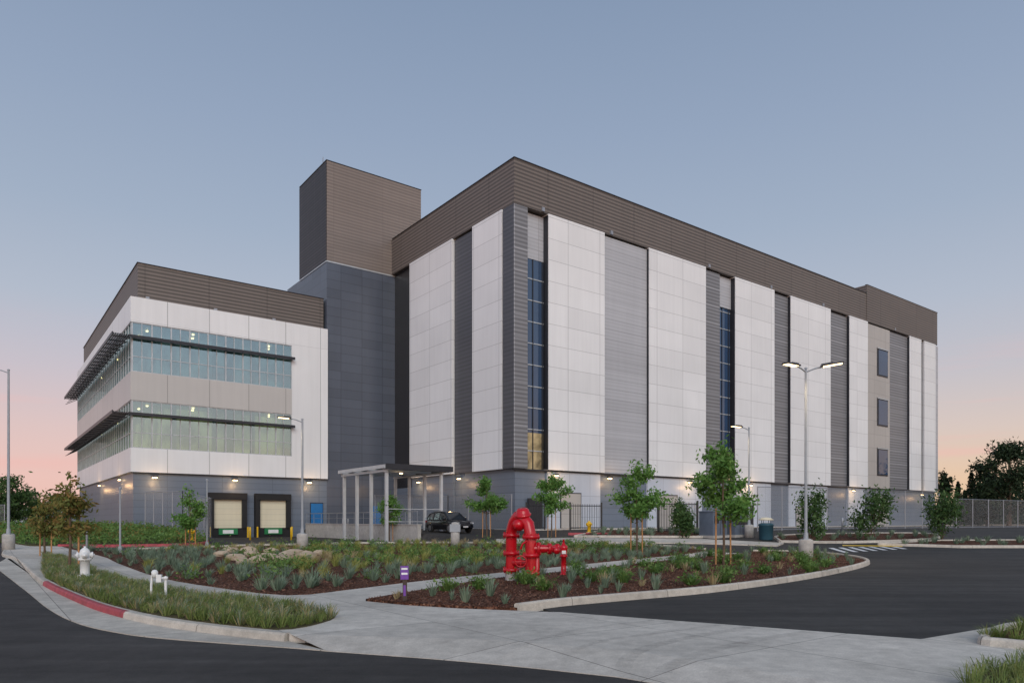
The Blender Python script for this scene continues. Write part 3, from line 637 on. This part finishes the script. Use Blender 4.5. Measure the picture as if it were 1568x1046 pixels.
# ---------------------------------------------------------------- car
def car(px,py,rz,s=1.):
    paint=simple('car_paint_black',(.012,.012,.014,1),.15,.0,.05); gl=simple('car_glass',(.02,.025,.03,1),.04); tyre=simple('tyre',(.015,.015,.015,1),.8); rim=simple('rim',(.35,.35,.37,1),.3,.8); hl=simple('headlight',(.7,.72,.75,1),.1); tl=simple('taillight',(.35,.01,.01,1),.2)
    mb=MB()
    st=[(-2.36,.45,.80,.70),(-2.28,.32,.98,.82),(-1.9,.27,1.04,.89),(-1.2,.25,1.04,.92),(0,.24,1.02,.93),(.9,.25,1.0,.93),(1.5,.27,.96,.91),(2.0,.28,.88,.87),(2.25,.3,.78,.78),(2.36,.42,.62,.66)]
    vs=[];n=10
    for X,b,t,w in st:
        h=t-b
        for yy,zz in ((w*.85,b),(w*.97,b+h*.18),(w,b+h*.5),(w*.97,b+h*.85),(w*.86,t),(-w*.86,t),(-w*.97,b+h*.85),(-w,b+h*.5),(-w*.97,b+h*.18),(-w*.85,b)): vs.append((X,yy,zz))
    fs=[(i*n+k,i*n+(k+1)%n,(i+1)*n+(k+1)%n,(i+1)*n+k) for i in range(len(st)-1) for k in range(n)]+[tuple(range(n)),tuple(range((len(st)-1)*n,len(st)*n))[::-1]]
    mb.add(vs,fs,paint,True)
    cab=[(-2.15,1.03,.80,1.05,.78),(-1.85,1.03,.82,1.52,.64),(-1.1,1.03,.84,1.64,.66),(-.2,1.01,.85,1.66,.66),(.35,1.0,.85,1.6,.64),(1.2,.98,.82,1.0,.78)]
    vs=[];n=6
    for X,zb,wb,zt,wt in cab:
        for yy,zz in ((wb,zb),(wt+.03,zt-.07),(wt-.06,zt),(-wt+.06,zt),(-wt-.03,zt-.07),(-wb,zb)): vs.append((X,yy,zz))
    for i in range(len(cab)-1):
        for k in range(5):
            side=k in (0,4); mat=gl if side or i==len(cab)-2 or i==0 else paint
            mb.add([vs[i*n+k],vs[i*n+k+1],vs[(i+1)*n+k+1],vs[(i+1)*n+k]],[(0,1,2,3)],mat)
    for X in (-1.1,-.15):
        for sgn in (1,-1): mb.tube([(X,sgn*.87,1.02),(X,sgn*.71,1.58)],.035,paint,5)
    for sgn in (1,-1):
        mb.tube([(1.2,sgn*.83,1.0),(.35,sgn*.69,1.55),(-1.1,sgn*.7,1.6),(-1.85,sgn*.68,1.47),(-2.15,sgn*.8,1.05)],.035,paint,5)
        mb.tube([(.2,sgn*.6,1.68),(-1.6,sgn*.6,1.66)],.02,grayst,5)
        mb.lathe([(0,-.1),(.1,-.1),(.11,.04),(0,.08)],paint,o=(.85,sgn*.98,1.08),n=8,ax=(1,0,0))
        for X in (-1.42,1.45):
            mb.lathe([(0,-.12),(.34,-.12),(.37,-.08),(.37,.08),(.34,.12),(.22,.12),(.22,.1)],tyre,o=(X,sgn*.84,.36),n=24,ax=(0,sgn,0)); mb.lathe([(.23,.105),(.2,.1),(.05,.13),(0,.13)],rim,o=(X,sgn*.84,.36),n=10,ax=(0,sgn,0))
        mb.box(2.08,2.27,.5 if sgn>0 else -.8,.8 if sgn>0 else -.5,.68,.80,hl); mb.box(-2.35,-2.27,.5 if sgn>0 else -.8,.8 if sgn>0 else -.5,.78,.95,tl)
    mb.box(2.3,2.375,-.42,.42,.5,.68,trim); mb.box(2.34,2.39,-.22,.22,.42,.52,whitep); mb.box(-2.39,-2.3,-.25,.25,.65,.78,whitep)
    x,y=G(px,py); mb.build('parked_car',(x,y,zg(x,y)-.03),rz)
car(688,814.5,math.atan2(-.8,.6))
# ---------------------------------------------------------------- plants
def tree(px,py,h,cr_,n=900,mat=treel,double=True,name='young_tree',ls=.1,lean=0):
    x,y=G(px,py); mb=MB(); C=[]
    tr=[(lean*k*.3+random.uniform(-.03,.03),random.uniform(-.03,.03),h*k/6*.93) for k in range(7)]
    mb.tube(tr,[.055-.006*k for k in range(7)],bark,7)
    for k in range(12):
        t=random.uniform(.38,.95); p=Vector(tr[int(t*6)]).lerp(Vector(tr[min(6,int(t*6)+1)]),t*6%1)
        a=k*2.4+random.uniform(-.4,.4); L=cr_*random.uniform(.5,1.05)*(1.15-abs(t-.55)*1.2); e=p+Vector((math.cos(a)*L,math.sin(a)*L,L*random.uniform(.1,.7)))
        mid=p.lerp(e,.5)+Vector((0,0,-.05)); mb.tube([p,mid,e],[.022,.014,.006],bark,5)
        for q,sg in ((e,.15),(mid,.14),(p.lerp(e,.8),.15)):
            c=np.array(q)+rng.normal(size=(int(n/36),3))*np.array([1,1,.8])*sg*(h/4)**.5*1.25; C.append(c)
    C.append(np.array(tr[6])+rng.normal(size=(int(n/14),3))*np.array([.16,.16,.25]))
    mb.leaves(np.concatenate(C),ls,mat)
    for sgn in ((-1,1) if double else (1,)):
        mb.tube([(sgn*.28,.05,-.1),(sgn*.27,.05,h*.48)],.032,wood,7); mb.tube([(sgn*.27,.05,h*.43),(0,0,h*.42)],.012,blackr,4)
    mb.build(name,(x,y,zg(x,y)))
tree(1108,866,4.5,1.05,3600); tree(975,851,4.3,1.05,3200); tree(845,822,4.3,1.2,3000,ls=.12); tree(745,822,4.0,1.2,3000,ls=.12)
tree(596,828,3.6,.9,2000,ls=.11); tree(291,840,3.3,.8,1800); tree(69,851,2.75,.75,1400,mat=redl); tree(107,872,3.1,.6,1300,mat=redl,double=False)
def shrub(px,py,h,r,n=500,mat=greenl,name='shrub',ls=.09,off=0):
    x,y=G(px,py); mb=MB(); C=[]
    for k in range(9):
        a=k*2.4; e=Vector((math.cos(a)*r*random.uniform(.3,1),math.sin(a)*r*random.uniform(.3,1),h*random.uniform(.35,.95))); mb.tube([(0,0,0),e*.5+Vector((0,0,.05)),e],[.02,.012,.005],bark,5)
        C.append(np.array(e)+rng.normal(size=(n//9,3))*np.array([r*.3,r*.3,h*.16]))
    C=np.concatenate(C); C[:,2]=np.abs(C[:,2]); mb.leaves(C,ls,mat); mb.build(name,(x,y,zg(x,y)+off))
for a in ((1045,823,2.2,.6),(1242,829,2.8,.75),(1333,829,2.7,1.0),(1442,828,2.7,.9)): shrub(*a,n=2100,ls=.12,mat=bushl)
rocks=[(340,852),(360,858),(385,852),(410,856),(430,862),(372,865),(450,851),(395,862),(468,856),(415,848),(352,846),(440,857),(380,846),(490,850)]
rw=[G(a,b) for a,b in rocks]
ptsA=[p for p in scatter(APOLY,.66,.02) if min((p[0]-q[0])**2+(p[1]-q[1]+.5)**2 for q in rw)>.9]
dA=[(p,min((p[0]-a[0])**2+(p[1]-a[1])**2 for a in A_LOW)**.5) for p in ptsA]
T={0:[],1:[],2:[],3:[],4:[]}
for p,d in dA:
    r=random.random(); g=math.sin(p[0]*.55+p[1]*.31)+math.sin(p[0]*.23-p[1]*.6)
    if d<.4: continue
    if d<3.0 or (p[0]<-12 and d<5): T[0 if r<.60 else (1 if r<.64 else (2 if r<.67 else 4))].append(p)
    elif g>.3: T[1 if r<.38 else (2 if r<.68 else (0 if r<.74 else 4))].append(p)
    elif g<-.9: T[3 if r<.3 else (0 if r<.4 else (2 if r<.68 else 4))].append(p)
    else: T[0 if r<.14 else (2 if r<.47 else (1 if r<.70 else 4))].append(p)
def mass(name,pts,n,h,sp,w,mat,droop=.3):
    mb=MB()
    for grp in range(4):
        q=pts[grp::4]
        if q:
            s=.7+.19*grp; mb.blades(q,int(n*s),h*s,sp*s,w,mat,droop)
    mb.build(name)
mass('sage_plants',T[0],48,.32,.28,.012,sage,.2)
mass('yellow_grass_plants',T[2],45,.36,.28,.010,yell,.4)
mass('straw_grass_plants',T[3],45,.36,.35,.009,strawl,.5)
mb=MB()
for p in T[1]:
    s=random.uniform(.6,1.3); c=np.array(p)+np.array([0,0,.2*s])+rng.normal(size=(85,3))*np.array([.2,.2,.12])*s; mb.leaves(c,.06,greenl)
mb.build('low_green_shrubs')
ptsB=scatter(BPOLY,.78,.05); TB=[[],[],[]]
for p in ptsB:
    if min((p[0]-a[0])**2+(p[1]-a[1])**2 for a in B_KERB+B_UP)<.12: continue
    r=random.random()
    if r<.3: TB[0].append(p)
    elif r<.40: TB[1].append(p)
    elif r<.47: TB[2].append(p)
mass('sage_plants',TB[0],44,.33,.18,.012,sage,.15); mass('straw_grass_plants',TB[2],40,.34,.3,.007,strawl,.5)
big=[G(a,b) for a,b in ((735,905),(832,907),(905,893),(940,884),(1040,872),(925,890),(1055,866))]
mb=MB()
for p in TB[1]+[(a,b,.05) for a,b in big]:
    mb.blades([p],110,random.uniform(.3,.42),.42,.010,greenl,.4)
    mb.leaves(np.array(p)+np.array([0,0,.18])+rng.normal(size=(110,3))*np.array([.2,.2,.09]),.05,greenl)
mb.build('low_green_shrubs')
# mulch chips strewn over the near beds and a few onto the walk edge
mb=MB(); chipm=leafmat('mulch_chips',(.04,.018,.012,1),(.10,.045,.03,1),(.22,.12,.08,1),trans=0.)
pc=np.array(scatter(BPOLY,.11,.065)); mb.leaves(pc,.03,chipm)
pc=np.array([p for p in scatter(APOLY,.16,.035) if p[1]<24]); mb.leaves(pc,.035,chipm); mb.build('mulch_chips')
mb=MB(); R2p=scatter(R2,.45,.05); mb.blades(R2p,60,.22,.3,.006,grassl,.4); mb.build('grass_verge_tufts')
pg=scatter(GRASSP,.2,.01); mb=MB()
a=[p for p in pg if math.sin(p[0]*2.1)+math.sin(p[1]*2.7+p[0])>-.6]; b=[p for p in pg if p not in a]
mb.blades(a,26,.26,.24,.0055,grassl,.7); mb.blades(b,18,.19,.22,.005,grassl,.7); mb.blades(pg[::4],22,.26,.25,.005,strawl,.6)
mb.blades(pg[::4],16,.26,.2,.006,sage,.5); mb.build('grass_verge_blades')
pg=scatter(R3,.22,.02); mb=MB(); mb.blades(pg,26,.24,.24,.005,grassl,.6); mb.build('grass_verge_blades')
pg=scatter(HB,.85,.05); mb=MB()
for p in pg:
    s=random.uniform(.6,1.1); mb.leaves(np.array(p)+np.array([0,0,.3*s])+rng.normal(size=(42,3))*np.array([.38,.38,.18])*s,.11,greenl if random.random()<.8 else redl)
mb.build('hedge_plants')
for bd,sp in ((bd1,1.2),(bd2,1.5),(bd3,1.5)):
    mb=MB(); mb.blades(scatter(bd,sp,.06),35,.4,.35,.02,sage,.2); mb.build('sage_plants')
rockm=simple('rock',S(172,154,132),.9,0,.3,3,.5,10); mb=MB()
for x,y in rw:
    bm=bmesh.new(); bmesh.ops.create_icosphere(bm,subdivisions=2,radius=random.uniform(.22,.38)); sx=random.uniform(1.1,1.7)
    for v in bm.verts: v.co=Vector((v.co.x*sx,v.co.y*1.1,v.co.z*.7))*random.uniform(.85,1.15)
    mb.add([(v.co.x+x,v.co.y+y,v.co.z+zg(x,y)+.12) for v in bm.verts],[tuple(v.index for v in f.verts) for f in bm.faces],rockm); bm.free()
mb.build('landscape_rocks')
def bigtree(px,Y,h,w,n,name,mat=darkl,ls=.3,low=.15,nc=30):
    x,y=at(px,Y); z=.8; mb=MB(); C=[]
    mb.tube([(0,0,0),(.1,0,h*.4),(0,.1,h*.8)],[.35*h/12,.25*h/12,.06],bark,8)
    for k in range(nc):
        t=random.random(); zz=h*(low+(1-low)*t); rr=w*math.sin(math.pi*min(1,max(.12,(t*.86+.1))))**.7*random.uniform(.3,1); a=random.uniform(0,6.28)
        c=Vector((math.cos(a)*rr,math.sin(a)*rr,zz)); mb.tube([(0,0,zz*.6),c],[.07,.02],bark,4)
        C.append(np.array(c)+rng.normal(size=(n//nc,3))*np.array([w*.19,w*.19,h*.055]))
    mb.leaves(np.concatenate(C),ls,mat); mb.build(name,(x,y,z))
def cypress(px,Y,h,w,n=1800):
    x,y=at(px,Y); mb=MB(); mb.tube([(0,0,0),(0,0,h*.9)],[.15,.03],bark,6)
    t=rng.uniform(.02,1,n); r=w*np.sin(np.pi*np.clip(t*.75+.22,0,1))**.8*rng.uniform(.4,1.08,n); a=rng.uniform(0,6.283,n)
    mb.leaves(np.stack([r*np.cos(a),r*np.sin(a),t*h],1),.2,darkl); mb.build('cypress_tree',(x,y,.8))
bigtree(1545,112,12.3,4.8,7000,'oak_tree',nc=40); bigtree(1512,118,10.2,3.2,4200,'oak_tree'); bigtree(1582,125,12.5,5,4500,'oak_tree')
cypress(1487,120,9.,.8); cypress(1467,126,7.8,.75); cypress(1498,122,7.4,.8); cypress(1477,130,6.4,.7); bigtree(1447,122,8.8,1.5,1500,'oak_tree')
bigtree(16,110,7.2,3,2600,'oak_tree',mat=bushl); bigtree(48,125,6,2.6,2000,'oak_tree',mat=bushl); bigtree(-15,105,7,3,1200,'oak_tree',mat=bushl); bigtree(85,135,5.5,2.6,2000,'oak_tree',mat=bushl)
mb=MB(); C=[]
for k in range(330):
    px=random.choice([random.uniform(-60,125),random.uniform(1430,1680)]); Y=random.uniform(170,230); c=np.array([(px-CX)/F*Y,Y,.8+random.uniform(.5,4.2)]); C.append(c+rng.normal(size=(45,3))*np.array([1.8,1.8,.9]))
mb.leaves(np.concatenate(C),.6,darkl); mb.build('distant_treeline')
mb=MB(); mb.box(-9,9,-4,4,-.2,3.6,lightg); mb.box(-9.3,9.3,-4.3,4.3,3.6,4.0,trim)
for k in range(6): mb.box(-8+k*2.9,-6.6+k*2.9,-4.06,-4.0,1,2.4,cglass)
mb.build('distant_warehouse',(at(40,165)[0],165,.8),.2)
# ---------------------------------------------------------------- world, light, camera
w=bpy.data.worlds.new('World'); bpy.context.scene.world=w; w.use_nodes=True; nt=w.node_tree; nt.nodes.clear()
def N(t,**k):
    x=nt.nodes.new(t)
    for a,b in k.items(): setattr(x,a,b)
    return x
L=nt.links.new
tc=N('ShaderNodeTexCoord'); sep=N('ShaderNodeSeparateXYZ'); L(tc.outputs['Generated'],sep.inputs[0])
def ramp(stops):
    r=N('ShaderNodeValToRGB'); e=r.color_ramp.elements
    while len(e)<len(stops): e.new(.5)
    for i,(p,c) in enumerate(stops): e[i].position=p; e[i].color=c
    L(sep.outputs[2],r.inputs[0]); return r
base=[(.26,S(175,183,199)),(.36,S(158,172,193)),(.47,S(145,161,186)),(.60,S(130,148,175)),(1.,S(106,124,152))]
rl=ramp([(0,S(232,190,178)),(.05,S(230,190,184)),(.11,S(217,190,190)),(.18,S(196,187,197))]+base)
rr=ramp([(0,S(232,192,158)),(.05,S(227,195,168)),(.11,S(212,194,188)),(.18,S(192,188,196))]+base)
mr=N('ShaderNodeMapRange'); L(sep.outputs[0],mr.inputs[0]); mr.inputs[1].default_value=-.4; mr.inputs[2].default_value=.4
mx=N('ShaderNodeMix',data_type='RGBA'); L(mr.outputs[0],mx.inputs[0]); L(rl.outputs[0],mx.inputs[6]); L(rr.outputs[0],mx.inputs[7])
# thin, very faint high cloud streaks low in the sky
mp=N('ShaderNodeMapping'); mp.inputs['Scale'].default_value=(2.,2.,26.); L(tc.outputs['Generated'],mp.inputs[0])
cn=N('ShaderNodeTexNoise'); cn.inputs['Scale'].default_value=1.3; cn.inputs['Detail'].default_value=5; L(mp.outputs[0],cn.inputs['Vector'])
cf=N('ShaderNodeMapRange'); L(cn.outputs[0],cf.inputs[0]); cf.inputs[1].default_value=.56; cf.inputs[2].default_value=.75; cf.inputs[3].default_value=0; cf.inputs[4].default_value=.5
lo=N('ShaderNodeMapRange'); L(sep.outputs[2],lo.inputs[0]); lo.inputs[1].default_value=.24; lo.inputs[2].default_value=.12; lo.inputs[3].default_value=0; lo.inputs[4].default_value=1
mu=N('ShaderNodeMath',operation='MULTIPLY'); L(cf.outputs[0],mu.inputs[0]); L(lo.outputs[0],mu.inputs[1])
mc=N('ShaderNodeMix',data_type='RGBA'); L(mu.outputs[0],mc.inputs[0]); L(mx.outputs[2],mc.inputs[6]); mc.inputs[7].default_value=S(236,180,176)
# brighter afterglow in the western half of the sky (behind the photographer)
mg=N('ShaderNodeMapRange',interpolation_type='SMOOTHSTEP'); L(sep.outputs[1],mg.inputs[0]); mg.inputs[1].default_value=.15; mg.inputs[2].default_value=-.9; mg.inputs[3].default_value=1.; mg.inputs[4].default_value=1.9
bg=N('ShaderNodeBackground'); L(mc.outputs[2],bg.inputs[0]); L(mg.outputs[0],bg.inputs[1])
sky=N('ShaderNodeTexSky',sky_type='NISHITA'); sky.sun_disc=False; sky.sun_elevation=math.radians(3); sky.sun_rotation=math.radians(172)
bg2=N('ShaderNodeBackground'); L(sky.outputs[0],bg2.inputs[0]); bg2.inputs[1].default_value=.015
ad=N('ShaderNodeAddShader'); L(bg.outputs[0],ad.inputs[0]); L(bg2.outputs[0],ad.inputs[1]); wo=N('ShaderNodeOutputWorld'); L(ad.outputs[0],wo.inputs[0])
sun=bpy.data.lights.new('sun','SUN'); sun.energy=1.4; sun.angle=math.radians(35); sun.color=(1,.96,.87)
so=bpy.data.objects.new('sun',sun); bpy.context.collection.objects.link(so)
az=math.radians(172); d=Vector((math.sin(az),math.cos(az),.55)); so.rotation_euler=d.to_track_quat('Z','Y').to_euler()
cam=bpy.data.cameras.new('camera'); co=bpy.data.objects.new('camera',cam); bpy.context.collection.objects.link(co)
cam.sensor_width=36; cam.lens=F/1568*36; cam.shift_y=(HY-523)/1568; cam.clip_end=4000; cam.clip_start=.1
co.location=(0,0,EYE); co.rotation_euler=(math.pi/2,0,0)
sc=bpy.context.scene; sc.camera=co; sc.view_settings.view_transform='Standard'; sc.view_settings.look='None'; sc.view_settings.exposure=0
